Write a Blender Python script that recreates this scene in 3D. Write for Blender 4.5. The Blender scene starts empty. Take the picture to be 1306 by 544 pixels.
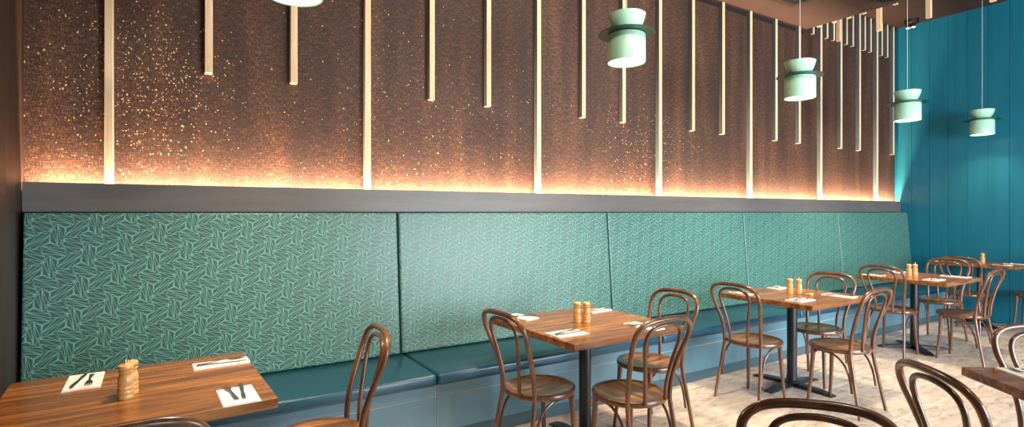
import bpy, bmesh, math, random
from mathutils import Vector, Matrix, noise
random.seed(7)
PI = math.pi
C = bpy.context.scene.collection

# ------------------------------------------------------------------ materials
def lin(c):
    return tuple((v/255/12.92 if v/255 <= .04045 else ((v/255+.055)/1.055)**2.4) for v in c) + (1,)

def mat(name, col, rough=.5, metal=0, coat=0, spec=None):
    m = bpy.data.materials.new(name); m.use_nodes = True
    b = m.node_tree.nodes['Principled BSDF']
    b.inputs['Base Color'].default_value = lin(col)
    b.inputs['Roughness'].default_value = rough
    b.inputs['Metallic'].default_value = metal
    b.inputs['Coat Weight'].default_value = coat
    b.inputs['Coat Roughness'].default_value = .12
    if spec is not None: b.inputs['Specular IOR Level'].default_value = spec
    return m

def N(m, t, **kw):
    n = m.node_tree.nodes.new(t)
    for k, v in kw.items(): setattr(n, k, v)
    return n

def ramp(m, stops, interp='LINEAR'):
    r = N(m, 'ShaderNodeValToRGB'); cr = r.color_ramp; cr.interpolation = interp
    while len(cr.elements) > len(stops): cr.elements.remove(cr.elements[-1])
    while len(cr.elements) < len(stops): cr.elements.new(.5)
    for e, (p, c) in zip(cr.elements, stops):
        e.position = p; e.color = lin(c) if max(c) > 1 else (c[0], c[1], c[2], 1)
    return r

def coords(m, scale, kind='Object', rot=(0, 0, 0)):
    tc = N(m, 'ShaderNodeTexCoord'); mp = N(m, 'ShaderNodeMapping')
    mp.inputs['Scale'].default_value = scale; mp.inputs['Rotation'].default_value = rot
    m.node_tree.links.new(tc.outputs[kind], mp.inputs['Vector'])
    return mp.outputs['Vector']

def grain(name, stops, scale, rough=.4, coat=0, detail=6, bump=.0, kind='Object', nscale=1.0):
    m = mat(name, (128, 128, 128), rough, coat=coat); L = m.node_tree.links
    b = m.node_tree.nodes['Principled BSDF']
    n = N(m, 'ShaderNodeTexNoise'); n.inputs['Scale'].default_value = nscale
    n.inputs['Detail'].default_value = detail; n.inputs['Roughness'].default_value = .65
    n.inputs['Distortion'].default_value = .35
    L.new(coords(m, scale, kind), n.inputs['Vector'])
    r = ramp(m, stops); L.new(n.outputs['Fac'], r.inputs['Fac']); L.new(r.outputs['Color'], b.inputs['Base Color'])
    if bump:
        bp = N(m, 'ShaderNodeBump'); bp.inputs['Strength'].default_value = bump; bp.inputs['Distance'].default_value = .002
        L.new(n.outputs['Fac'], bp.inputs['Height']); L.new(bp.outputs['Normal'], b.inputs['Normal'])
    return m

M = {}
M['bentwood'] = grain('bentwood', [(.3, (62, 38, 25)), (.5, (96, 60, 38)), (.7, (140, 92, 56))], (14, 14, 3), .3, .5)
M['bentwood'].node_tree.nodes['Principled BSDF'].inputs['Coat Roughness'].default_value = .22
M['seat'] = grain('seat_wood', [(.32, (66, 40, 22)), (.48, (110, 70, 38)), (.66, (176, 122, 70))], (26, 3, 3), .36, .35, bump=.15)
M['batten'] = grain('batten_timber', [(.3, (226, 186, 138)), (.5, (238, 204, 160)), (.7, (246, 220, 184))], (30, 30, 2), .55)
M['batten_side'] = mat('batten_side_grey', (88, 98, 104), .6)  # grey for the two side faces of each wall batten
M['black'] = mat('black_powdercoat', (11, 18, 25), .34, .0, .15)
M['dark'] = mat('dark_metal', (24, 22, 20), .5)
M['steel'] = mat('cutlery_steel', (150, 152, 156), .22, 1)
M['mill'] = grain('mill_beech', [(.3, (196, 146, 84)), (.5, (218, 170, 106)), (.7, (232, 190, 130))], (20, 20, 5), .35, .4)
M['millcap'] = mat('mill_knob_metal', (190, 190, 186), .25, 1)
M['napkin'] = mat('napkin_paper', (238, 236, 232), .85)
M['pad'] = mat('seat_vinyl', (20, 70, 92), .3, spec=.5)
M['pad'].node_tree.nodes['Principled BSDF'].inputs['Coat Weight'].default_value = .15
M['bench'] = mat('bench_paint', (92, 130, 147), .33)
M['groove_light'] = mat('bench_joint', (196, 190, 176), .6)
M['kick'] = mat('kick_paint', (66, 94, 104), .45)
M['ledge'] = grain('ledge_laminate', [(.3, (92, 87, 84)), (.6, (106, 101, 97)), (.8, (118, 112, 108))], (1.2, 1.2, 8), .42)
M['fabric'] = mat('backrest_fabric', (50, 82, 82), .42, spec=.72)
M['thread'] = mat('backrest_line', (126, 204, 182), .45, spec=.5)
M['ceiling'] = grain('ceiling_paint', [(.3, (74, 51, 40)), (.7, (84, 58, 45))], (1, 1, 1), .7)
M['upceil'] = mat('upper_ceiling_paint', (62, 40, 27), .7)
M['gap'] = mat('shadow_gap', (22, 14, 10), .8)
M['mint'] = mat('mint_enamel', (178, 228, 198), .3, coat=.3)
M['brim'] = mat('brim_enamel', (34, 66, 54), .35)
M['cord'] = mat('cord_white', (205, 205, 200), .5)
M['plaster'] = mat('rear_wall_paint', (128, 116, 104), .8)
M['glow'] = mat('lamp_diffuser', (255, 236, 200), .6)
b = M['glow'].node_tree.nodes['Principled BSDF']
b.inputs['Emission Color'].default_value = (1, .84, .58, 1); b.inputs['Emission Strength'].default_value = 3.2
M['ledglow'] = mat('fixture_lens', (255, 245, 230), .4)
b = M['ledglow'].node_tree.nodes['Principled BSDF']
b.inputs['Emission Color'].default_value = (1, .92, .8, 1); b.inputs['Emission Strength'].default_value = 1.5

def table_mat():
    m = mat('table_timber', (120, 70, 36), .27, coat=.25); L = m.node_tree.links
    b = m.node_tree.nodes['Principled BSDF']
    tc = N(m, 'ShaderNodeTexCoord')
    info = N(m, 'ShaderNodeObjectInfo')
    off = N(m, 'ShaderNodeVectorMath', operation='MULTIPLY_ADD')
    L.new(info.outputs['Random'], off.inputs[0]); off.inputs[1].default_value = (7, 5, 3); L.new(tc.outputs['Object'], off.inputs[2])
    sx = N(m, 'ShaderNodeSeparateXYZ'); L.new(off.outputs[0], sx.inputs[0])
    k = N(m, 'ShaderNodeMath', operation='MULTIPLY'); k.inputs[1].default_value = 1/.088; L.new(sx.outputs['Y'], k.inputs[0])
    fl = N(m, 'ShaderNodeMath', operation='FLOOR'); L.new(k.outputs[0], fl.inputs[0])
    fr = N(m, 'ShaderNodeMath', operation='FRACT'); L.new(k.outputs[0], fr.inputs[0])
    wn = N(m, 'ShaderNodeTexWhiteNoise', noise_dimensions='1D'); L.new(fl.outputs[0], wn.inputs['W'])
    mp = N(m, 'ShaderNodeMapping'); mp.inputs['Scale'].default_value = (2.6, 24, 24); L.new(off.outputs[0], mp.inputs['Vector'])
    sh = N(m, 'ShaderNodeVectorMath', operation='MULTIPLY_ADD'); L.new(wn.outputs['Value'], sh.inputs[0]); sh.inputs[1].default_value = (9, 9, 9); L.new(mp.outputs[0], sh.inputs[2])
    n = N(m, 'ShaderNodeTexNoise'); n.inputs['Scale'].default_value = 1; n.inputs['Detail'].default_value = 7; n.inputs['Distortion'].default_value = .6
    L.new(sh.outputs[0], n.inputs['Vector'])
    r = ramp(m, [(.26, (80, 44, 20)), (.42, (130, 78, 34)), (.56, (160, 100, 44)), (.76, (200, 136, 64))]); L.new(n.outputs['Fac'], r.inputs['Fac'])
    tone = ramp(m, [(0, (.62, .58, .56)), (.5, (.9, .88, .86)), (1, (1.0, 1.0, 1.0))]); L.new(wn.outputs['Value'], tone.inputs['Fac'])
    mx = N(m, 'ShaderNodeMix', data_type='RGBA', blend_type='MULTIPLY'); mx.inputs[0].default_value = 1
    L.new(r.outputs['Color'], mx.inputs[6]); L.new(tone.outputs['Color'], mx.inputs[7])
    jt = ramp(m, [(0, (.35, .3, .28)), (.03, (1, 1, 1)), (.97, (1, 1, 1)), (1, (.35, .3, .28))]); L.new(fr.outputs[0], jt.inputs['Fac'])
    m2 = N(m, 'ShaderNodeMix', data_type='RGBA', blend_type='MULTIPLY'); m2.inputs[0].default_value = .8
    L.new(mx.outputs[2], m2.inputs[6]); L.new(jt.outputs['Color'], m2.inputs[7]); L.new(m2.outputs[2], b.inputs['Base Color'])
    return m
M['table'] = table_mat()

def cork_mat():
    # dark woven timber-veneer wall covering with brass flecks
    m = mat('wall_covering', (90, 56, 40), .62); L = m.node_tree.links
    b = m.node_tree.nodes['Principled BSDF']
    tc = N(m, 'ShaderNodeTexCoord')
    def noise_at(scale, detail=4, rough=.6, s=1.0):
        mp = N(m, 'ShaderNodeMapping'); mp.inputs['Scale'].default_value = scale; L.new(tc.outputs['Object'], mp.inputs['Vector'])
        n = N(m, 'ShaderNodeTexNoise'); n.inputs['Scale'].default_value = s; n.inputs['Detail'].default_value = detail; n.inputs['Roughness'].default_value = rough
        L.new(mp.outputs[0], n.inputs['Vector']); return n.outputs['Fac']
    fine = noise_at((150, 150, 40), 5, .8)
    horiz = noise_at((22, 22, 130), 3, .7)
    big = noise_at((6, 6, .7), 3, .5)
    a = N(m, 'ShaderNodeMath', operation='MULTIPLY_ADD'); L.new(fine, a.inputs[0]); a.inputs[1].default_value = .55
    h2 = N(m, 'ShaderNodeMath', operation='MULTIPLY'); L.new(horiz, h2.inputs[0]); h2.inputs[1].default_value = .25; L.new(h2.outputs[0], a.inputs[2])
    a2 = N(m, 'ShaderNodeMath', operation='MULTIPLY_ADD'); L.new(big, a2.inputs[0]); a2.inputs[1].default_value = .14; L.new(a.outputs[0], a2.inputs[2])
    r = ramp(m, [(.38, (14, 8, 5)), (.46, (58, 34, 21)), (.51, (86, 53, 33)), (.60, (164, 112, 76))]); L.new(a2.outputs[0], r.inputs['Fac'])
    # flecks: tiny voronoi cells kept only inside two drifts
    mp = N(m, 'ShaderNodeMapping'); mp.inputs['Scale'].default_value = (1, 1, .72); L.new(tc.outputs['Object'], mp.inputs['Vector'])
    v = N(m, 'ShaderNodeTexVoronoi', feature='F1'); v.inputs['Scale'].default_value = 78
    jn = N(m, 'ShaderNodeTexNoise'); jn.inputs['Scale'].default_value = 90; jn.inputs['Detail'].default_value = 2; L.new(tc.outputs['Object'], jn.inputs['Vector'])
    ja = N(m, 'ShaderNodeVectorMath', operation='MULTIPLY_ADD'); L.new(jn.outputs['Color'], ja.inputs[0]); ja.inputs[1].default_value = (.016, .016, .016); L.new(mp.outputs[0], ja.inputs[2]); L.new(ja.outputs[0], v.inputs['Vector'])
    sc = N(m, 'ShaderNodeSeparateColor'); L.new(v.outputs['Color'], sc.inputs[0])
    cl = noise_at((7, 7, 4.0), 3, .65)
    def bell(X, Z, wx, wz):
        mp = N(m, 'ShaderNodeMapping'); mp.vector_type = 'POINT'
        mp.inputs['Location'].default_value = (-X/wx, 0, -Z/wz); mp.inputs['Scale'].default_value = (1/wx, 0, 1/wz)
        L.new(tc.outputs['Object'], mp.inputs['Vector'])
        ln = N(m, 'ShaderNodeVectorMath', operation='LENGTH'); L.new(mp.outputs[0], ln.inputs[0])
        q = N(m, 'ShaderNodeMapRange'); q.inputs['From Min'].default_value = 0; q.inputs['From Max'].default_value = 1; q.inputs['To Min'].default_value = 1; q.inputs['To Max'].default_value = 0
        L.new(ln.outputs['Value'], q.inputs['Value']); return q.outputs[0]
    b1 = bell(-.18, 2.15, .62, .62); b2 = bell(3.95, 2.12, .9, .55); b3 = bell(1.5, 2.25, 1.6, .9)
    s3 = N(m, 'ShaderNodeMath', operation='MULTIPLY'); L.new(b3, s3.inputs[0]); s3.inputs[1].default_value = .16
    s2 = N(m, 'ShaderNodeMath', operation='MULTIPLY'); L.new(b2, s2.inputs[0]); s2.inputs[1].default_value = .45
    mxa = N(m, 'ShaderNodeMath', operation='MAXIMUM'); L.new(b1, mxa.inputs[0]); L.new(s2.outputs[0], mxa.inputs[1])
    mxb = N(m, 'ShaderNodeMath', operation='MAXIMUM'); L.new(mxa.outputs[0], mxb.inputs[0]); L.new(s3.outputs[0], mxb.inputs[1])
    dens = N(m, 'ShaderNodeMath', operation='MULTIPLY'); L.new(mxb.outputs[0], dens.inputs[0]); L.new(cl, dens.inputs[1])
    thr = N(m, 'ShaderNodeMath', operation='MULTIPLY'); L.new(dens.outputs[0], thr.inputs[0]); thr.inputs[1].default_value = 1.35
    lt = N(m, 'ShaderNodeMath', operation='LESS_THAN'); L.new(sc.outputs[0], lt.inputs[0]); L.new(thr.outputs[0], lt.inputs[1])
    sz = N(m, 'ShaderNodeMath', operation='MULTIPLY_ADD'); L.new(sc.outputs[1], sz.inputs[0]); sz.inputs[1].default_value = .26; sz.inputs[2].default_value = .1
    ds = N(m, 'ShaderNodeMath', operation='LESS_THAN'); L.new(v.outputs['Distance'], ds.inputs[0]); L.new(sz.outputs[0], ds.inputs[1])
    fk = N(m, 'ShaderNodeMath', operation='MULTIPLY'); L.new(lt.outputs[0], fk.inputs[0]); L.new(ds.outputs[0], fk.inputs[1])
    mx = N(m, 'ShaderNodeMix', data_type='RGBA'); L.new(fk.outputs[0], mx.inputs[0]); L.new(r.outputs['Color'], mx.inputs[6]); mx.inputs[7].default_value = lin((255, 222, 160))
    L.new(mx.outputs[2], b.inputs['Base Color'])
    bp = N(m, 'ShaderNodeBump'); bp.inputs['Strength'].default_value = .8; bp.inputs['Distance'].default_value = .006
    L.new(a.outputs[0], bp.inputs['Height']); L.new(bp.outputs['Normal'], b.inputs['Normal'])
    return m
M['cork'] = cork_mat()
M['partition'] = grain('partition_timber', [(.35, (30, 17, 12)), (.55, (54, 32, 23)), (.75, (74, 46, 33))], (9, 9, 1.4), .5, bump=.2)

def teal_mat():
    m = mat('teal_boards', (20, 116, 128), .42); L = m.node_tree.links
    b = m.node_tree.nodes['Principled BSDF']
    n = N(m, 'ShaderNodeTexNoise'); n.inputs['Scale'].default_value = 1; n.inputs['Detail'].default_value = 4
    L.new(coords(m, (3, 14, .8)), n.inputs['Vector'])
    r = ramp(m, [(.3, (16, 104, 124)), (.7, (22, 115, 137))]); L.new(n.outputs['Fac'], r.inputs['Fac']); L.new(r.outputs['Color'], b.inputs['Base Color'])
    return m
M['teal'] = teal_mat()

def floor_mat():
    m = mat('travertine', (190, 170, 150), .38); L = m.node_tree.links
    b = m.node_tree.nodes['Principled BSDF']
    tc = N(m, 'ShaderNodeTexCoord')
    br = N(m, 'ShaderNodeTexBrick'); br.offset = .5; br.squash = 1
    br.inputs['Scale'].default_value = 1; br.inputs['Mortar Size'].default_value = .006; br.inputs['Mortar Smooth'].default_value = .1
    br.inputs['Brick Width'].default_value = 1.2; br.inputs['Row Height'].default_value = .6
    br.inputs['Color1'].default_value = (1, 1, 1, 1); br.inputs['Color2'].default_value = (.92, .90, .89, 1); br.inputs['Mortar'].default_value = (1.35, 1.32, 1.28, 1)
    mp = N(m, 'ShaderNodeMapping'); mp.inputs['Location'].default_value = (.3, .05, 0); L.new(tc.outputs['Object'], mp.inputs['Vector']); L.new(mp.outputs[0], br.inputs['Vector'])
    def nz(scale, detail, rough, dist=0):
        p = N(m, 'ShaderNodeMapping'); p.inputs['Scale'].default_value = scale; L.new(tc.outputs['Object'], p.inputs['Vector'])
        n = N(m, 'ShaderNodeTexNoise'); n.inputs['Scale'].default_value = 1; n.inputs['Detail'].default_value = detail; n.inputs['Roughness'].default_value = rough; n.inputs['Distortion'].default_value = dist
        L.new(p.outputs[0], n.inputs['Vector']); return n.outputs['Fac']
    r = ramp(m, [(.32, (146, 122, 104)), (.43, (204, 190, 176)), (.6, (226, 216, 206)), (.75, (238, 230, 222))]); L.new(nz((7, 22, 5), 8, .7, .8), r.inputs['Fac'])
    pk = ramp(m, [(.45, (1, 1, 1)), (.72, (1.0, .86, .76))]); L.new(nz((1.3, 1.6, 1), 3, .5), pk.inputs['Fac'])
    mx = N(m, 'ShaderNodeMix', data_type='RGBA', blend_type='MULTIPLY'); mx.inputs[0].default_value = .8; L.new(r.outputs['Color'], mx.inputs[6]); L.new(pk.outputs['Color'], mx.inputs[7])
    m2 = N(m, 'ShaderNodeMix', data_type='RGBA', blend_type='MULTIPLY'); m2.inputs[0].default_value = 1; L.new(mx.outputs[2], m2.inputs[6]); L.new(br.outputs['Color'], m2.inputs[7])
    L.new(m2.outputs[2], b.inputs['Base Color'])
    return m
M['floor'] = floor_mat()

# ------------------------------------------------------------------ mesh helpers
def obj(name, bm, m, parent=None, smooth=False):
    me = bpy.data.meshes.new(name)
    bmesh.ops.recalc_face_normals(bm, faces=bm.faces)
    bm.to_mesh(me); bm.free()
    for x in (m if isinstance(m, (list, tuple)) else [m]): me.materials.append(x)
    if smooth:
        for p in me.polygons: p.use_smooth = True
        me.set_sharp_from_angle(angle=math.radians(40))
    o = bpy.data.objects.new(name, me); C.objects.link(o)
    if parent: o.parent = parent
    return o

def box(bm, a, b, bev=0, seg=2, mi=0):
    vs = [bm.verts.new((x, y, z)) for x in (a[0], b[0]) for y in (a[1], b[1]) for z in (a[2], b[2])]
    fs = [bm.faces.new([vs[i] for i in q]) for q in ((0, 1, 3, 2), (4, 6, 7, 5), (0, 4, 5, 1), (2, 3, 7, 6), (0, 2, 6, 4), (1, 5, 7, 3))]
    for f in fs: f.material_index = mi
    if bev:
        es = list({e for f in fs for e in f.edges})
        bmesh.ops.bevel(bm, geom=es, offset=bev, segments=seg, affect='EDGES', profile=.5)
    return fs

def prism(bm, pts, z0, z1):
    lo = [bm.verts.new((x, y, z0)) for x, y in pts]; hi = [bm.verts.new((x, y, z1)) for x, y in pts]
    bm.faces.new(lo[::-1]); bm.faces.new(hi)
    for i in range(len(pts)):
        j = (i+1) % len(pts); bm.faces.new((lo[i], lo[j], hi[j], hi[i]))

def smoothpath(pts, n=6):
    P = [Vector(p) for p in pts]; out = []
    for i in range(len(P)-1):
        p0 = P[i-1] if i else P[i]*2-P[i+1]; p1, p2 = P[i], P[i+1]; p3 = P[i+2] if i+2 < len(P) else P[i+1]*2-P[i]
        for k in range(n):
            t = k/n
            out.append(.5*((2*p1)+(-p0+p2)*t+(2*p0-5*p1+4*p2-p3)*t*t+(-p0+3*p1-3*p2+p3)*t**3))
    out.append(P[-1]); return out

def tube(bm, pts, r, n=10, sm=6):
    P = smoothpath(pts, sm) if sm else [Vector(p) for p in pts]
    R = r if callable(r) else (lambda t: r)
    up = None; rings = []
    for i, p in enumerate(P):
        T = (P[min(i+1, len(P)-1)]-P[max(i-1, 0)]).normalized()
        if up is None:
            up = T.orthogonal().normalized()
        up = (up-T*up.dot(T)).normalized(); s = T.cross(up)
        rr = R(i/(len(P)-1))
        rings.append([bm.verts.new(p+(up*math.cos(2*PI*k/n)+s*math.sin(2*PI*k/n))*rr) for k in range(n)])
    for a, b in zip(rings, rings[1:]):
        for k in range(n): bm.faces.new((a[k], a[(k+1) % n], b[(k+1) % n], b[k]))
    bm.faces.new(rings[0][::-1]); bm.faces.new(rings[-1])

def lathe(bm, prof, n=32, cx=0, cy=0, closed=False):
    rings = []
    for r, z in prof:
        if r < 1e-6: rings.append([bm.verts.new((cx, cy, z))])
        else: rings.append([bm.verts.new((cx+r*math.cos(2*PI*k/n), cy+r*math.sin(2*PI*k/n), z)) for k in range(n)])
    pairs = list(zip(rings, rings[1:]))
    if closed: pairs.append((rings[-1], rings[0]))
    for a, b in pairs:
        for k in range(n):
            j = (k+1) % n
            if len(a) == 1 and len(b) == 1: continue
            if len(a) == 1: bm.faces.new((a[0], b[j], b[k]))
            elif len(b) == 1: bm.faces.new((a[k], a[j], b[0]))
            else: bm.faces.new((a[k], a[j], b[j], b[k]))

def tag(o, label, cat, group=None, kind=None):
    o['label'] = label; o['category'] = cat
    if group: o['group'] = group
    if kind: o['kind'] = kind
    return o

def thing(name, label, cat, loc=(0, 0, 0), rz=0, group=None):
    o = bpy.data.objects.new(name, None); C.objects.link(o)
    o.location = loc; o.rotation_euler = (0, 0, rz); o.empty_display_size = .1
    return tag(o, label, cat, group)

def struct(name, bm, m, smooth=False):
    o = obj(name, bm, m, smooth=smooth); o['kind'] = 'structure'; return o

kids = {}
def part(name, bm, m, parent, smooth=False):
    o = obj(name, bm, m, parent, smooth); kids.setdefault(parent.name, []).append(o); return o

def dup(root, loc, rz, label, group=None):
    r = root.copy(); C.objects.link(r); r.location = loc; r.rotation_euler = (0, 0, rz); r['label'] = label
    if group: r['group'] = group
    for ch in kids.get(root.name, []):
        c = ch.copy(); C.objects.link(c); c.parent = r
        for g in kids.get(ch.name, []):
            d = g.copy(); C.objects.link(d); d.parent = c
    return r

# ------------------------------------------------------------------ the room
WY = 3.78      # decorated wall plane
RX = 9.05      # teal wall plane
LZ, UZ = 3.715, 4.157   # lower and upper ceiling
EX = 6.64      # where the lower ceiling stops
LX, FY = -4.0, -3.6
WX1 = 7.4

bm = bmesh.new(); box(bm, (LX, FY, -.1), (RX+.1, WY+.1, 0)); struct('floor', bm, M['floor'])
bm = bmesh.new(); box(bm, (LX, WY, 0), (RX+.1, WY+.12, UZ+.1)); 
wall_back = struct('wall_back', bm, M['cork'])
# shadow gap along the top of the covering
bm = bmesh.new(); box(bm, (-.66, WY-.004, LZ-.045), (EX, WY, LZ)); box(bm, (EX, WY-.004, UZ-.03), (RX, WY, UZ)); struct('trim_1', bm, M['gap'])
# vertical seams of the covering
bm = bmesh.new()
# lower and upper ceiling
bm.free()
bm = bmesh.new(); box(bm, (LX, FY, LZ), (EX, WY, UZ+.1)); struct('ceiling', bm, M['ceiling'])
bm = bmesh.new(); box(bm, (EX, FY, UZ), (RX+.1, WY, UZ+.1)); struct('ceiling', bm, M['upceil'])
# teal boarded wall: boards with V joints
bm = bmesh.new()
box(bm, (RX+.006, FY, 0), (RX+.1, WY, UZ))
ys = [3.56-.2165*k for k in range(34) if 3.56-.2165*k > FY]
edges = [WY]+ys+[FY]
for y1, y0 in zip(edges, edges[1:]):
    g = .0035
    pts = [(RX, y0+g), (RX, y1-g), (RX+.007, y1), (RX+.007, y0)]
    prism(bm, pts, 0, UZ)
struct('wall_right', bm, M['teal'])
# left partition (end of the banquette), very slightly splayed
bm = bmesh.new()
prism(bm, [(-.705, WY), (-.695, 3.62), (-.683, 3.50), (-.605, 2.95), (-.565, 1.75), (-.75, 1.75), (-1.0, WY)], 0, LZ)
struct('wall_left', bm, M['partition'])
bm = bmesh.new(); box(bm, (LX-.1, FY, 0), (LX, WY, UZ)); struct('wall_far_left', bm, M['plaster'])
# glazed street side behind the camera: piers, sill, head, mullions
bm = bmesh.new()
box(bm, (LX, FY-.15, 0), (WX0 := 1.0, FY, UZ)); box(bm, (WX0, FY-.15, 0), (WX1, FY, .35)); box(bm, (WX0, FY-.15, 2.8), (WX1, FY, UZ)); box(bm, (WX1, FY-.15, 0), (RX+.1, FY, UZ))
struct('wall_front', bm, M['plaster'])
bm = bmesh.new(); box(bm, (.95, -1.75, 0), (2.65, -1.45, LZ)); struct('wall_shade_blocker', bm, M['plaster'])  # unseen wall section added to shade the left end from the window
bm = bmesh.new()
for i in range(6):
    x = WX0+(WX1-WX0)*i/5; box(bm, (x-.03, FY-.1, .35), (x+.03, FY-.04, 2.8))
box(bm, (WX0, FY-.1, 2.30), (WX1, FY-.04, 2.35)); struct('window_1', bm, M['dark'])

# ------------------------------------------------------------------ ledge with concealed light
bm = bmesh.new()
box(bm, (-.697, 3.700, 1.440), (RX, 3.712, 1.597), .002)
box(bm, (-.697, 3.712, 1.440), (RX, WY, 1.47))
led = struct('trim_2', bm, M['ledge'])

# ------------------------------------------------------------------ battens
words = ['first', 'second', 'third', 'fourth', 'fifth', 'sixth', 'seventh', 'eighth', 'ninth', 'tenth', 'eleventh', 'twelfth', 'thirteenth', 'fourteenth', 'fifteenth']
def batten_bm(L, w=.040, d=.050):
    bm = bmesh.new(); fs = box(bm, (-w/2, -d, 0), (w/2, 0, L))
    for f in fs: f.normal_update()
    bmesh.ops.recalc_face_normals(bm, faces=bm.faces)
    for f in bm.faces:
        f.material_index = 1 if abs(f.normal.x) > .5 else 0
    es = [e for e in bm.edges if abs(e.verts[0].co.z-e.verts[1].co.z) > .01 and e.verts[0].co.y < -.01]
    bmesh.ops.bevel(bm, geom=es, offset=.002, segments=1, affect='EDGES')
    return bm
meshes = {}
nl = ns = 0
pend_behind = {4: 0}
for k in range(20):
    X = -.338+.487*k
    full = k % 3 == 0
    # which battens are full length, as counted on the wall
    top = LZ if X < EX else UZ
    z0 = 1.472 if full else 2.284
    key = (full, X < EX)
    bmm = batten_bm(top-z0)
    if full:
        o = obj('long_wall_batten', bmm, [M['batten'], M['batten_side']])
        tag(o, f'pale timber batten running down to the ledge, {words[nl]} long one from the left', 'wall batten', 'long wall battens'); nl += 1
    else:
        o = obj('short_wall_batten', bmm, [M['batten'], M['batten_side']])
        tag(o, f'pale timber batten ending halfway down the brown wall, {words[ns]} such from the left', 'wall batten', 'half-length wall battens'); ns += 1
    o.location = (X, WY, z0)
# stub battens high on the wall under the upper ceiling, two between each pair
ns = 0
for k in range(14, 19):
    for j in (1, 2):
        X = -.338+.487*(k+j/3)
        if X < EX+.03: continue
        bmm = batten_bm(UZ-3.69, .035, .04)
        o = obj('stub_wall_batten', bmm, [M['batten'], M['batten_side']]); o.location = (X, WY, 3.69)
        tag(o, f'short timber stub high on the wall below the upper ceiling, {words[ns]} from the left', 'wall batten', 'stub battens by the corner'); ns += 1
# battens hanging free from the upper ceiling
def hang(X, Y, L, n, where, group, w=.05):
    bm = bmesh.new(); box(bm, (-w/2, -w/2, -L), (w/2, w/2, 0), .002, 1)
    o = obj('hanging_batten', bm, M['batten']); o.location = (X, Y, UZ)
    tag(o, f'timber batten hanging from upper ceiling, {words[n]} {where}', 'hanging batten', group)
for n, Y in enumerate((3.752, 3.27, 2.75, 2.17)):
    hang(7.43, Y, UZ-3.70, n, 'of the larger row, counted from the brown wall', 'large hanging battens')
for n, Y in enumerate((3.62, 3.44, 3.27, 3.11, 2.79, 2.59)):
    hang(6.70, Y, UZ-3.720, n, 'of the tips at the ceiling edge', 'hanging battens at the ceiling edge', .04)

# ------------------------------------------------------------------ banquette
ben = thing('banquette', 'long blue-green banquette bench with dark vinyl seat under the patterned back panels', 'bench', (0, 0, 0))
bx0, bx1 = -.680, RX-.002
seams = [bx0, 1.295]+[1.295+1.943*k for k in (1, 2, 3)]+[bx1]
bm = bmesh.new(); box(bm, (-.60, 3.045, .09), (bx1, 3.6, .384)); box(bm, (-.60, 3.075, 0), (bx1, 3.6, .09)); part('body', bm, M['bench'], ben)
# upper fascia strip and lower panels: separated by fine pale joints
bm = bmesh.new()
xs = [-.60, 1.33]+[1.33+1.943*k for k in (1, 2, 3)]+[bx1]
for x0, x1 in zip(xs, xs[1:]):
    box(bm, (x0+.002, 3.03, .309), (x1-.002, 3.05, .383), .0015, 1)
    box(bm, (x0+.002, 3.03, .093), (x1-.002, 3.05, .304), .0015, 1)
part('front_panel', bm, M['bench'], ben)
bm = bmesh.new(); box(bm, (-.60, 3.034, .094), (bx1, 3.05, .383)); part('joint_strip', bm, M['groove_light'], ben)
bm = bmesh.new(); box(bm, (-.60, 3.06, .0), (bx1, 3.08, .088)); part('kickboard', bm, M['kick'], ben)
for i, (x0, x1) in enumerate(zip(seams, seams[1:])):
    xa, xb = (x0+.003 if i else -.60), x1-.003
    if i: xa += .03
    if i < 4: xb += .03
    bm = bmesh.new(); box(bm, (xa, 2.985, .386), (xb, 3.60, .460), .022, 4)
    part('seat_pad', bm, M['pad'], ben, True)

# patterned back panels -----------------------------------------------------
v1 = Vector((.0292, .1640)); v2 = Vector((.1570, .0570))
def hexa(a, b, tip=.011):
    hx = [(-tip, a), (tip, a), (b, a*.60), (b, -a*.60), (tip, -a), (-tip, -a), (-b, -a*.60), (-b, a*.60)]
    return [(hx[i], hx[(i+1) % 8]) for i in range(8)]
def oval_lines():
    a, b = .0530, .0290      # half length, half width of the long hexagon
    L = hexa(a, b)+[((0, a), (0, -a)), ((0, a), (b, -a*.60)), ((0, -a), (-b, a*.60)), ((0, a), (b*.45, -a*.86)), ((0, -a), (-b*.45, a*.86))]
    # thin guide lines that tie the ovals to their neighbours
    L += [((b, a*.60), (b*1.75, a*1.02)), ((-b, -a*.60), (-b*1.75, -a*1.02)), ((b, -a*.60), (b*1.45, -a*.30)), ((-b, a*.60), (-b*1.45, a*.30))]
    return L
OL = oval_lines()
SL = hexa(.054, .0215, .004)+[((0, .054), (.0215, -.032)), ((0, -.054), (-.0215, .032)), ((0, .054), (0, -.054)),
      ((-.0215, .032), (-.040, .006)), ((.0215, -.032), (.040, -.006)), ((.0215, .032), (.042, .010)), ((-.0215, -.032), (-.042, -.010))]
def clip(p, q, x0, x1, z0, z1):
    t0, t1 = 0, 1; d = (q[0]-p[0], q[1]-p[1])
    for pp, qq in ((-d[0], p[0]-x0), (d[0], x1-p[0]), (-d[1], p[1]-z0), (d[1], z1-p[1])):
        if abs(pp) < 1e-9:
            if qq < 0: return None
        else:
            t = qq/pp
            if pp < 0: t0 = max(t0, t)
            else: t1 = min(t1, t)
    if t0 >= t1-1e-4: return None
    return (p[0]+d[0]*t0, p[1]+d[1]*t0), (p[0]+d[0]*t1, p[1]+d[1]*t1)
ZB, ZT = .462, 1.437
def surfY(x, z, xa, xb):
    y = 3.535+(3.612-3.535)*(z-ZB)/(ZT-ZB)
    r = .013
    for d in (x-xa, xb-x, z-ZB, ZT-z):
        if d < r: y += r-math.sqrt(max(0, r*r-(r-max(d, 0))**2))
    return y
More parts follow.
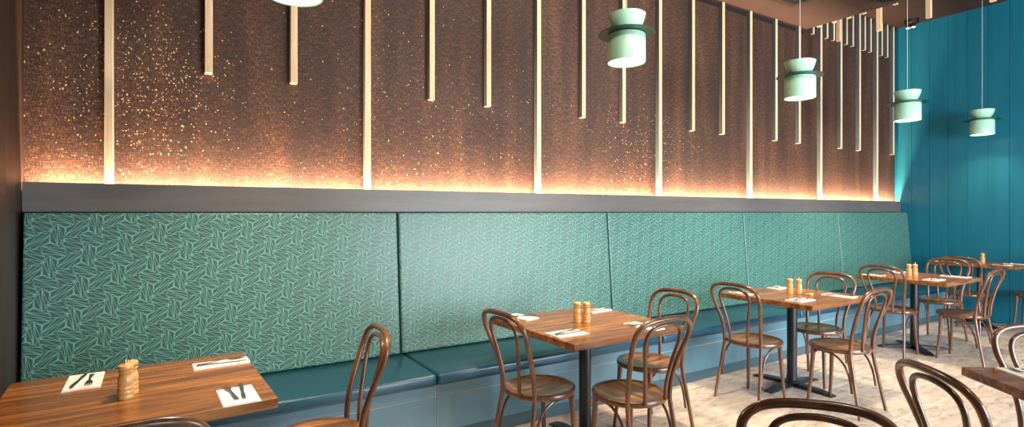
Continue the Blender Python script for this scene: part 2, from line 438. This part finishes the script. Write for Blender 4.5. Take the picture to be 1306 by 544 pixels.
pn = ['dark leftmost patterned back panel beside the brown partition', 'second patterned back panel from the left, behind the table of the pair of mills',
      'middle patterned back panel of the five', 'fourth patterned back panel from the left', 'patterned back panel farthest right, against the teal wall']
for i, (x0, x1) in enumerate(zip(seams, seams[1:])):
    xa, xb = x0+.003, x1-.003
    bm = bmesh.new()
    gx = [xa, xa+.0008, xa+.003, xa+.007, xa+.013, xa+.02]+[xa+.02+(xb-xa-.04)*k/16 for k in range(1, 16)]+[xb-.02, xb-.013, xb-.007, xb-.003, xb-.0008, xb]
    gz = [ZB, ZB+.0008, ZB+.003, ZB+.007, ZB+.013, ZB+.02]+[ZB+.02+(ZT-ZB-.04)*k/8 for k in range(1, 8)]+[ZT-.02, ZT-.013, ZT-.007, ZT-.003, ZT-.0008, ZT]
    g = [[bm.verts.new((x, surfY(x, z, xa, xb), z)) for z in gz] for x in gx]
    for a in range(len(gx)-1):
        for c in range(len(gz)-1): bm.faces.new((g[a][c], g[a+1][c], g[a+1][c+1], g[a][c+1])).smooth = True
    # back closure
    bk = {}
    def back(x, z):
        k = (round(x, 5), round(z, 5))
        if k not in bk: bk[k] = bm.verts.new((x, 3.66, z))
        return bk[k]
    for a in range(len(gx)-1):
        bm.faces.new((g[a][-1], g[a+1][-1], back(gx[a+1], ZT), back(gx[a], ZT))); bm.faces.new((g[a][0], g[a+1][0], back(gx[a+1], ZB), back(gx[a], ZB)))
    for c in range(len(gz)-1):
        bm.faces.new((g[0][c], g[0][c+1], back(xa, gz[c+1]), back(xa, gz[c]))); bm.faces.new((g[-1][c], g[-1][c+1], back(xb, gz[c+1]), back(xb, gz[c])))
    bmesh.ops.recalc_face_normals(bm, faces=bm.faces)
    w = .0008
    for n in range(-50, 24):
        for mm in range(-14, 84):
            base = v1*n+v2*mm
            bx, bz = base.x-.4, base.y+.45
            if bx < xa-.25 or bx > xb+.25 or bz < ZB-.25 or bz > ZT+.25: continue
            for ang, off, LL in ((0, Vector((0, 0)), OL), (math.radians(60), v1*.5, OL), (math.radians(-60), v2*.5, OL), (math.radians(60), (v1+v2)*.5, SL)):
                ca, sa = math.cos(ang), math.sin(ang)
                for p, q in LL:
                    P = (bx+off.x+p[0]*ca-p[1]*sa, bz+off.y+p[0]*sa+p[1]*ca)
                    Q = (bx+off.x+q[0]*ca-q[1]*sa, bz+off.y+q[0]*sa+q[1]*ca)
                    cq = clip(P, Q, xa+.004, xb-.004, ZB+.004, ZT-.004)
                    if not cq: continue
                    P, Q = Vector(cq[0]), Vector(cq[1]); d = Q-P
                    if d.length < .002: continue
                    edge = min(min(v.x-xa, xb-v.x, v.y-ZB, ZT-v.y) for v in (P, Q)) < .022
                    parts = 8 if edge else 1
                    dn = d.normalized(); nn = Vector((-dn.y, dn.x))*w
                    for kk in range(parts):
                        A_, B_ = P+d*(kk/parts), P+d*((kk+1)/parts)
                        vs = [bm.verts.new((p_.x, surfY(p_.x, p_.y, xa, xb)-.0008, p_.y)) for p_ in (A_-nn, B_-nn, B_+nn, A_+nn)]
                        f = bm.faces.new(vs); f.normal_update(); f.material_index = 1
                        if f.normal.y > 0: f.normal_flip()
    me = bpy.data.meshes.new('back_panel'); bm.to_mesh(me); bm.free(); me.materials.append(M['fabric']); me.materials.append(M['thread'])
    o = bpy.data.objects.new('back_panel', me); C.objects.link(o)
    tag(o, pn[i], 'back cushion', 'patterned back panels of the banquette')

# ------------------------------------------------------------------ bentwood chairs
def make_chair():
    t = thing('bentwood_chair', '', 'chair')
    mir = lambda pts: [(-x, y, z) for x, y, z in pts]
    outer = [(.185, -.225, 0), (.172, -.188, .2), (.158, -.157, .38), (.1545, -.150, .46), (.162, -.165, .58), (.184, -.203, .70), (.198, -.234, .785),
             (.190, -.254, .845), (.150, -.267, .880), (.085, -.274, .895)]
    full = outer+[(0, -.276, .8985)]+mir(outer)[::-1]
    bm = bmesh.new(); tube(bm, full, lambda s: .0115+.0028*math.sin(PI*min(1, max(0, s))), 12, 5)
    part('back_hoop', bm, M['bentwood'], t, True)
    inner = [(.074, -.190, .452), (.078, -.197, .55), (.100, -.218, .67), (.122, -.238, .76), (.118, -.252, .82), (.080, -.262, .855)]
    full = inner+[(0, -.266, .867)]+mir(inner)[::-1]
    bm = bmesh.new(); tube(bm, full, .0105, 10, 5); part('inner_hoop', bm, M['bentwood'], t, True)
    bm = bmesh.new()
    rb = bm
    lathe(bm, [(.165, .430), (.196, .430), (.202, .434), (.204, .440), (.204, .452), (.201, .459), (.194, .462), (.176, .460), (.170, .4565), (.165, .4565)], 48, closed=True)
    bm = bmesh.new(); lathe(bm, [(0, .448), (.06, .4485), (.12, .451), (.16, .4555), (.168, .4575), (.168, .440), (0, .438)], 48)
    st = part('seat', bm, M['seat'], t, True); part('seat_ring', rb, M['bentwood'], st, True)
    for s in (1, -1):
        bm = bmesh.new()
        tube(bm, [(s*.132, .122, .432), (s*.136, .127, .34), (s*.144, .137, .18), (s*.157, .153, 0)], lambda q: .0175-.0065*q, 12, 5)
        part('leg', bm, M['bentwood'], t, True)
        bm = bmesh.new()
        tube(bm, [(s*.133, .112, .395), (s*.145, .085, .418), (s*.158, .03, .4215), (s*.166, -.05, .410), (s*.166, -.112, .355), (s*.166, -.148, .27), (s*.168, -.166, .165)], .0075, 8, 5)
        part('brace', bm, M['bentwood'], t, True)
    return t
R = math.radians
proto = make_chair()
CH = [  # x, y, facing direction (deg, world), label
    (.52, 2.46, 176, 'bentwood chair at the right end of the large nearest left table, back to the bench'),
    (-.14, 1.93, 92, 'bentwood chair top arch cropped by the photo bottom, in front of nearest left table'),
    (1.735, 2.50, 2, 'bentwood chair left of the table standing beside the second back panel'),
    (2.10, 2.165, 90, 'bentwood chair on the near side of the table by the second back panel'),
    (2.635, 2.54, 180, 'bentwood chair right of the second table, half hidden behind a nearer chair'),
    (3.785, 2.54, 0, 'bentwood chair left of the third table with four legs seen on tiles'),
    (4.17, 2.10, 90, 'bentwood chair on the aisle side of the third table, fully in view'),
    (4.61, 2.52, 180, 'bentwood chair right of the third table, arch seen behind the tabletop'),
    (6.20, 2.60, 0, 'bentwood chair left of the fourth table, seen behind an aisle chair arch'),
    (6.50, 2.13, 90, 'bentwood chair on the aisle side of the fourth table near the teal wall'),
    (7.22, 2.58, 180, 'bentwood chair right of the fourth table with arch against the teal wall'),
    (8.16, 2.62, 0, 'dark bentwood chair left of the farthest table along the teal wall'),
    (8.76, 2.17, 90, 'dark bentwood chair seat at the right edge under the farthest table'),
    (2.406, .647, -36.5, 'large near bentwood chair back left of the cropped table at lower right'),
    (3.285, .635, -127, 'orange-brown bentwood chair arch behind the cropped table at the right edge'),
    (1.31, .65, -139.3, 'large bentwood chair arch cropped by the bottom edge, nearest in the aisle'),
]
for i, (x, y, a, lab) in enumerate(CH):
    rz = R(a-90)
    if i == 0: proto.location = (x, y, 0); proto.rotation_euler = (0, 0, rz); proto['label'] = lab; proto['group'] = 'brown bentwood chairs'
    else: dup(proto, (x, y, 0), rz, lab)

# ------------------------------------------------------------------ tables
def make_table(x, y, w, d, z, rz, base_rot, label, col=None):
    t = thing('cafe_table', label, 'table', (x, y, 0), rz, 'square timber cafe tables')
    bm = bmesh.new(); box(bm, (-w/2, -d/2, z-.038), (w/2, d/2, z), .003, 2); part('tabletop', bm, M['table'], t)
    cx, cy = col or (0, 0)
    bm = bmesh.new(); lathe(bm, [(0, .028), (.048, .028), (.048, .04), (.038, .05), (.038, z-.06), (.038, z-.05), (0, z-.05)], 28, cx, cy); part('column', bm, M['black'], t, True)
    bm = bmesh.new(); box(bm, (cx-.15, cy-.15, z-.050), (cx+.15, cy+.15, z-.038), .002, 1); part('top_plate', bm, M['black'], t)
    bm = bmesh.new()
    for k in range(4):
        a = base_rot+k*PI/2
        ca, sa = math.cos(a), math.sin(a)
        prof = [(.0, .008, .036, .033), (.12, .008, .034, .032), (.24, .006, .026, .036), (.30, .004, .016, .038), (.335, 0, .009, .034)]
        rows = []
        for (r, z0, z1, hw) in prof:
            rows.append([bm.verts.new((cx+r*ca-s*hw*sa, cy+r*sa+s*hw*ca, zz)) for s, zz in ((-1, z0), (1, z0), (1, z1), (-1, z1))])
        for p, q in zip(rows, rows[1:]):
            for j in range(4): bm.faces.new((p[j], p[(j+1) % 4], q[(j+1) % 4], q[j]))
        bm.faces.new(rows[0]); bm.faces.new(rows[-1][::-1])
    lathe(bm, [(0, .036), (.06, .036), (.055, .044), (0, .046)], 24, cx, cy)
    bs = part('base', bm, M['black'], t)
    for k in range(4):
        a = base_rot+k*PI/2; bm = bmesh.new(); lathe(bm, [(0, 0), (.016, 0), (.016, .008), (0, .008)], 12, cx+.30*math.cos(a), cy+.30*math.sin(a))
        part('foot', bm, M['dark'], bs)
    return t
make_table(-.135, 2.525, .845, .80, .75, R(3.5), 0, 'amber timber table at lower left, pushed against the brown partition')
make_table(2.165, 2.62, .86, .83, .75, R(1), 0, 'brown timber table in the middle, second from left, on black column')
make_table(4.36, 2.565, .85, .79, .75, 0, 0, 'brown timber table third from left, whose black cross base is fully visible', (-.04, -.01))
make_table(6.72, 2.59, .84, .82, .75, 0, R(45), 'brown timber table fourth from left, before the teal wall corner', (-.12, -.02))
make_table(8.725, 2.67, .62, .85, .79, 0, R(45), 'dark timber table farthest away, set along the teal wall at right')
make_table(3.038, .415, .80, .80, .75, R(-37.7), 0, 'orange-brown timber table corner cut off by the right edge, nearest right')

# ------------------------------------------------------------------ pepper and salt mills
def make_mill(knob=True):
    t = thing('pepper_mill' if knob else 'salt_mill', '', 'mill')
    bm = bmesh.new()
    lathe(bm, [(0, 0), (.0255, 0), (.0262, .003), (.0262, .013), (.0245, .0155), (.0262, .018), (.0262, .030), (.0245, .0325), (.0262, .035), (.0262, .043), (.0235, .047),
               (.0250, .056), (.0255, .066), (.0235, .078), (.0195, .088), (.0180, .092), (0, .092)], 28)
    part('body', bm, M['mill'], t, True)
    bm = bmesh.new(); lathe(bm, [(0, .0925), (.0215, .0925), (.0235, .097), (.0235, .100), (.0200, .1025), (.0240, .107), (.0252, .113), (.0235, .121), (.0160, .126), (0, .1275)], 28)
    part('head', bm, M['mill'], t, True)
    bm = bmesh.new()
    if knob: lathe(bm, [(0, .127), (.004, .127), (.0035, .130), (.006, .133), (.006, .139), (.003, .142), (0, .142)], 14)
    else: lathe(bm, [(0, .1268), (.005, .1268), (.005, .1295), (0, .131)], 14)
    part('knob', bm, M['millcap'], t, True)
    return t
pm = make_mill(True); sm = make_mill(False); first = {'p': True, 's': True}
def place_mill(kind, x, y, z, label):
    root = pm if kind == 'p' else sm
    if first[kind]: first[kind] = False; root.location = (x, y, z); root['label'] = label; root['group'] = 'turned wooden mills'
    else: dup(root, (x, y, z), random.random()*6, label)
place_mill('p', -.172, 2.447, .75, 'turned wooden mill nearest front on the lower left amber table')
place_mill('s', -.160, 2.498, .75, 'turned wooden mill half hidden behind the front one on the amber table')
place_mill('p', 2.118, 2.640, .75, 'left wooden mill of the pair on the middle second table')
place_mill('s', 2.163, 2.605, .75, 'right wooden mill of the pair on the middle second table')
place_mill('s', 4.392, 2.615, .75, 'left wooden mill of the pair on the third table')
place_mill('p', 4.428, 2.56, .75, 'right wooden mill of the pair on the third table')
place_mill('s', 6.70, 2.66, .75, 'left wooden mill of the pair on the fourth table')
place_mill('p', 6.755, 2.625, .75, 'right wooden mill of the pair on the fourth table')
place_mill('p', 8.64, 2.625, .79, 'single wooden mill with metal knob on the farthest table')
# small wooden block lying beside the mills on the third table
bm = bmesh.new(); box(bm, (-.03, -.02, 0), (.03, .02, .018), .004, 2)
o = obj('wooden_block', bm, M['mill']); o.location = (4.43, 2.47, .75); o.rotation_euler = (0, 0, R(10)); tag(o, 'small orange wooden block beside the mills on the third table', 'block')

# ------------------------------------------------------------------ napkins and cutlery
def napkin_bm(w, d):
    bm = bmesh.new()
    for k in range(3):
        z0 = k*.0022
        box(bm, (-w/2+.001*k, -d/2+.0015*k, z0), (w/2-.0005*k, d/2-.001*k, z0+.0020), .0007, 1)
    return bm
def fork_bm():
    bm = bmesh.new()
    def strip(prof, x0=0):
        rows = [[bm.verts.new((x0+s*hw, y, z+dz)) for s, dz in ((-1, 0), (1, 0), (1, .0018), (-1, .0018))] for y, hw, z in prof]
        for p, q in zip(rows, rows[1:]):
            for j in range(4): bm.faces.new((p[j], p[(j+1) % 4], q[(j+1) % 4], q[j]))
        bm.faces.new(rows[0]); bm.faces.new(rows[-1][::-1])
    strip([(-.095, .006, .0), (-.09, .0085, .0), (-.05, .0065, .002), (0, .0035, .006), (.025, .0035, .006), (.034, .009, .004), (.045, .0125, .002), (.055, .0125, .0012)])
    for k in range(4):
        x = -.0102+.0068*k; strip([(.055, .0022, .0012), (.08, .0019, .0016), (.098, .0009, .0045)], x)
    return bm
def knife_bm():
    bm = bmesh.new()
    pts = [(-.1, -.006), (-.102, 0), (-.1, .006), (-.06, .0075), (-.005, .005), (.0, .007), (.06, .0095), (.09, .007), (.106, -.004), (.1, -.0065), (0, -.006), (-.005, -.005), (-.06, -.0075)]
    prism(bm, [(b, a) for a, b in pts], 0, .0028)
    prism(bm, [(b*.8, a) for a, b in pts[:4]+[(-.01, .004), (-.01, -.004), (-.06, -.0075)]], .0028, .0045)
    return bm
fb = fork_bm(); fo = obj('fork', fb, M['steel'], None, True); kb = knife_bm(); kf = obj('knife', kb, M['steel'])
used = [False]
def setting(x, y, w, d, rz, crz, z, where, cut=True, shift=(0, 0)):
    bm = napkin_bm(w, d); n = obj('napkin', bm, M['napkin']); n.location = (x, y, z); n.rotation_euler = (0, 0, R(rz))
    tag(n, f'folded white napkin {where}', 'napkin', 'folded napkins on the tables')
    if not cut: return
    c, s = math.cos(R(crz)), math.sin(R(crz))
    for k, src, off, a in ((0, fo, -.019, 4), (1, kf, .019, -5)):
        if not used[0] or not used[-1] or k >= 0:
            o = src if src.get('label') is None else src.copy()
        if o is not src: C.objects.link(o)
        lx, ly = off+shift[0], shift[1]
        o.location = (x+lx*c-ly*s, y+lx*s+ly*c, z+.0066); o.rotation_euler = (0, 0, R(crz+a))
        tag(o, ('fork' if k == 0 else 'knife')+f' lying on the white napkin {where}', 'fork' if k == 0 else 'knife', 'forks on the napkins' if k == 0 else 'knives on the napkins')
T = .75
setting(-.33, 2.76, .12, .235, 2, 178, T, 'left of the mills on the amber table')
setting(.16, 2.765, .225, .105, 3, -86, T, 'at the back right of the amber table')
setting(.185, 2.245, .125, .21, 3, 4, T, 'at the front right corner of the amber table', shift=(0, .035))
setting(1.90, 2.95, .115, .22, 12, 75, T, 'at the back left of the middle second table')
setting(1.865, 2.415, .21, .14, 0, -80, T, 'at the front left of the middle second table')
setting(2.37, 2.32, .105, .24, 2, 30, T, 'at the front right of the middle second table')
setting(2.48, 2.87, .19, .11, 4, -75, T, 'behind the mills on the middle second table')
setting(4.62, 2.86, .20, .11, 4, 80, T, 'at the back right of the third table')
setting(4.12, 2.37, .21, .13, 0, -80, T, 'at the front left of the third table')
setting(4.60, 2.32, .11, .24, 3, 20, T, 'at the front right of the third table')
setting(4.07, 2.84, .12, .20, 0, 10, T, 'at the back left of the third table')
setting(6.50, 2.36, .21, .13, 0, -80, T, 'at the front of the fourth table')
setting(7.03, 2.36, .13, .24, 0, 12, T, 'at the right of the fourth table')
setting(6.45, 2.90, .12, .20, 0, 0, T, 'at the back left of the fourth table')
setting(6.98, 2.89, .20, .12, 0, 90, T, 'behind the mills on the fourth table')
setting(8.53, 2.98, .13, .18, 0, 0, .79, 'at the left end of the farthest table')
setting(8.52, 2.40, .11, .17, 0, 80, .79, 'right of the mill on the farthest table')
setting(8.86, 2.37, .13, .21, 0, 10, .79, 'at the far right of the farthest table')
setting(3.032, .752, .13, .24, -37.7, -41, T, 'on the cropped table at the right edge')

# ------------------------------------------------------------------ pendants
def make_pendant(x, y, ztop, label, zb=2.42):
    t = thing('pendant_lamp', label, 'pendant lamp', (x, y, zb), 0, 'mint green pendant lamps')
    bm = bmesh.new(); lathe(bm, [(.118, .004), (.122, 0), (.123, .004), (.123, .176), (.119, .182), (.02, .184), (.02, .180), (.116, .176), (.118, .03)], 56, closed=True); sh = part('lamp_shade', bm, M['mint'], t, True)
    bm = bmesh.new(); lathe(bm, [(0, .012), (.1175, .012), (.1175, .02), (0, .02)], 48); part('diffuser', bm, M['glow'], sh)
    bm = bmesh.new(); lathe(bm, [(0, .186), (.184, .186), (.186, .189), (.184, .192), (0, .192)], 56); part('brim', bm, M['brim'], t, True)
    bm = bmesh.new(); lathe(bm, [(0, .192), (.060, .192), (.074, .204), (.091, .226), (.105, .252), (.116, .282), (.124, .314), (.121, .315), (.112, .284), (.100, .254), (.086, .228), (.06, .208), (0, .204)], 56); part('bowl', bm, M['mint'], t, True)
    bm = bmesh.new(); tube(bm, [(0, 0, .2), (0, 0, ztop-zb-.02)], .0028, 8, 0); part('cord', bm, M['cord'], t, True)
    bm = bmesh.new(); lathe(bm, [(0, ztop-zb-.03), (.018, ztop-zb-.03), (.022, ztop-zb-.02), (.022, ztop-zb), (0, ztop-zb)], 24); part('ceiling_rose', bm, M['dark'], t, True)
    return t
for k, (x, y, zt, lab) in enumerate([(.445, 2.60, LZ, 'mint pendant lamp whose glowing underside shows at the top left edge'),
        (2.50, 2.60, LZ, 'largest whole mint green pendant lamp, hanging over the middle table'),
        (4.55, 2.62, LZ, 'mint green pendant lamp over the third table, second largest whole one'),
        (6.65, 2.655, UZ, 'mint green pendant lamp in front of the corner of brown and teal walls'),
        (8.68, 2.64, UZ, 'smallest mint green pendant lamp, in front of the teal wall')]):
    t = make_pendant(x, y, zt, lab)
    l = bpy.data.lights.new('pendant_bulb', 'AREA'); l.shape = 'DISK'; l.size = .2; l.energy = 18 if k < 4 else 4; l.color = (1, .76, .5); l.spread = R(115)
    o = bpy.data.objects.new('pendant_bulb', l); C.objects.link(o); o.location = (x, y, 2.42+.008); o.parent = None

# ------------------------------------------------------------------ ceiling fixtures
t = thing('ceiling_vent', 'dark square air vent in the lower brown ceiling', 'vent', (5.44, 3.09, LZ))
bm = bmesh.new()
for a, b_ in (((-.32, -.32), (.32, -.26)), ((-.32, .26), (.32, .32)), ((-.32, -.26), (-.26, .26)), ((.26, -.26), (.32, .26))): box(bm, (a[0], a[1], -.012), (b_[0], b_[1], 0), .002, 1)
part('frame', bm, M['upceil'], t)
bm = bmesh.new(); box(bm, (-.26, -.26, -.004), (.26, .26, 0)); 
for k in range(9): box(bm, (-.26, -.24+k*.058, -.010), (.26, -.225+k*.058, -.003))
part('grille', bm, M['dark'], t)
t = thing('ceiling_fixture', 'round black fixture on the lower ceiling near its edge', 'ceiling speaker', (6.27, 2.66, LZ))  # plain round dark housing, its purpose left open
bm = bmesh.new(); lathe(bm, [(0, 0), (.12, 0), (.12, -.05), (.112, -.06), (.10, -.06), (0, -.055)], 32); part('housing', bm, M['dark'], t, True)
bm = bmesh.new(); lathe(bm, [(0, -.056), (.09, -.061), (.085, -.064), (0, -.062)], 32); part('grille', bm, M['gap'], t, True)
t = thing('emergency_light', 'black twin-head emergency light on the ceiling by the teal wall', 'emergency light', (8.80, 3.46, UZ))
bm = bmesh.new(); lathe(bm, [(0, 0), (.085, 0), (.085, -.05), (.07, -.065), (0, -.065)], 28); part('housing', bm, M['dark'], t, True)
for s in (-1, 1):
    bm = bmesh.new(); lathe(bm, [(0, -.06), (.022, -.065), (.03, -.10), (.03, -.115), (0, -.115)], 18, -.03, s*.032); lh = part('lamp_head', bm, M['dark'], t, True)
    bm = bmesh.new(); lathe(bm, [(0, -.1155), (.026, -.1155), (.02, -.123), (0, -.126)], 18, -.03, s*.032); part('lens', bm, M['ledglow'], lh, True)

# ------------------------------------------------------------------ light
def area(name, loc, sx, sy, e, col, rot=(0, 0, 0)):
    l = bpy.data.lights.new(name, 'AREA'); l.shape = 'RECTANGLE'; l.size = sx; l.size_y = sy; l.energy = e; l.color = col
    o = bpy.data.objects.new(name, l); C.objects.link(o); o.location = loc; o.rotation_euler = rot; return o
# LED strip lying in the ledge channel, shining up
area('cove_strip', ((bx0+RX)/2, 3.722, 1.545), RX-bx0-.04, .012, 260, (1, .70, .46), (PI, 0, 0))
# daylight through the street glazing
area('window_daylight', ((WX0+WX1)/2, FY-.25, 1.6), WX1-WX0, 2.4, 760, (.86, .94, 1), (R(90), 0, 0))
# unseen warm spots added under the lower ceiling to brighten the middle wall
for x, y in ((1.5, .8), (3.1, .8)):
    if True:
        l = bpy.data.lights.new('fill_spot', 'SPOT'); l.energy = 110; l.spot_size = R(100); l.spot_blend = .6; l.shadow_soft_size = .05; l.color = (1, .84, .66)
        o = bpy.data.objects.new('fill_spot', l); C.objects.link(o); o.location = (x, y, LZ-.03)
        d = Vector((x+.2, 3.3, 1.9))-o.location; o.rotation_euler = d.to_track_quat('-Z', 'Y').to_euler()
for x, y, e in ((2.3, .2, 70), (-.1, 1.9, 28), (4.3, 1.2, 60)):  # more unseen spots, added to brighten the tables and near chairs
    l = bpy.data.lights.new('fill_spot', 'SPOT'); l.energy = e; l.spot_size = R(75); l.spot_blend = .7; l.shadow_soft_size = .06; l.color = (1, .82, .62)
    o = bpy.data.objects.new('fill_spot', l); C.objects.link(o); o.location = (x, y, LZ-.03)
w = bpy.data.worlds.new('world'); bpy.context.scene.world = w; w.use_nodes = True
bg = w.node_tree.nodes['Background']; bg.inputs[0].default_value = (.75, .87, 1, 1); bg.inputs[1].default_value = 2.0

# ------------------------------------------------------------------ camera
cd = bpy.data.cameras.new('camera'); cam = bpy.data.objects.new('camera', cd); C.objects.link(cam)
cd.sensor_width = 36; cd.lens = 683/1306*36; cd.clip_start = .02; cd.shift_y = -2/1306
cam.location = (0, 0, 1.44); cam.rotation_euler = (PI/2, 0, -math.atan2(.527, .85))
bpy.context.scene.camera = cam
vs = bpy.context.scene.view_settings
vs.view_transform = 'Standard'; vs.look = 'None'; vs.gamma = 1; vs.exposure = .42; vs.use_curve_mapping = False
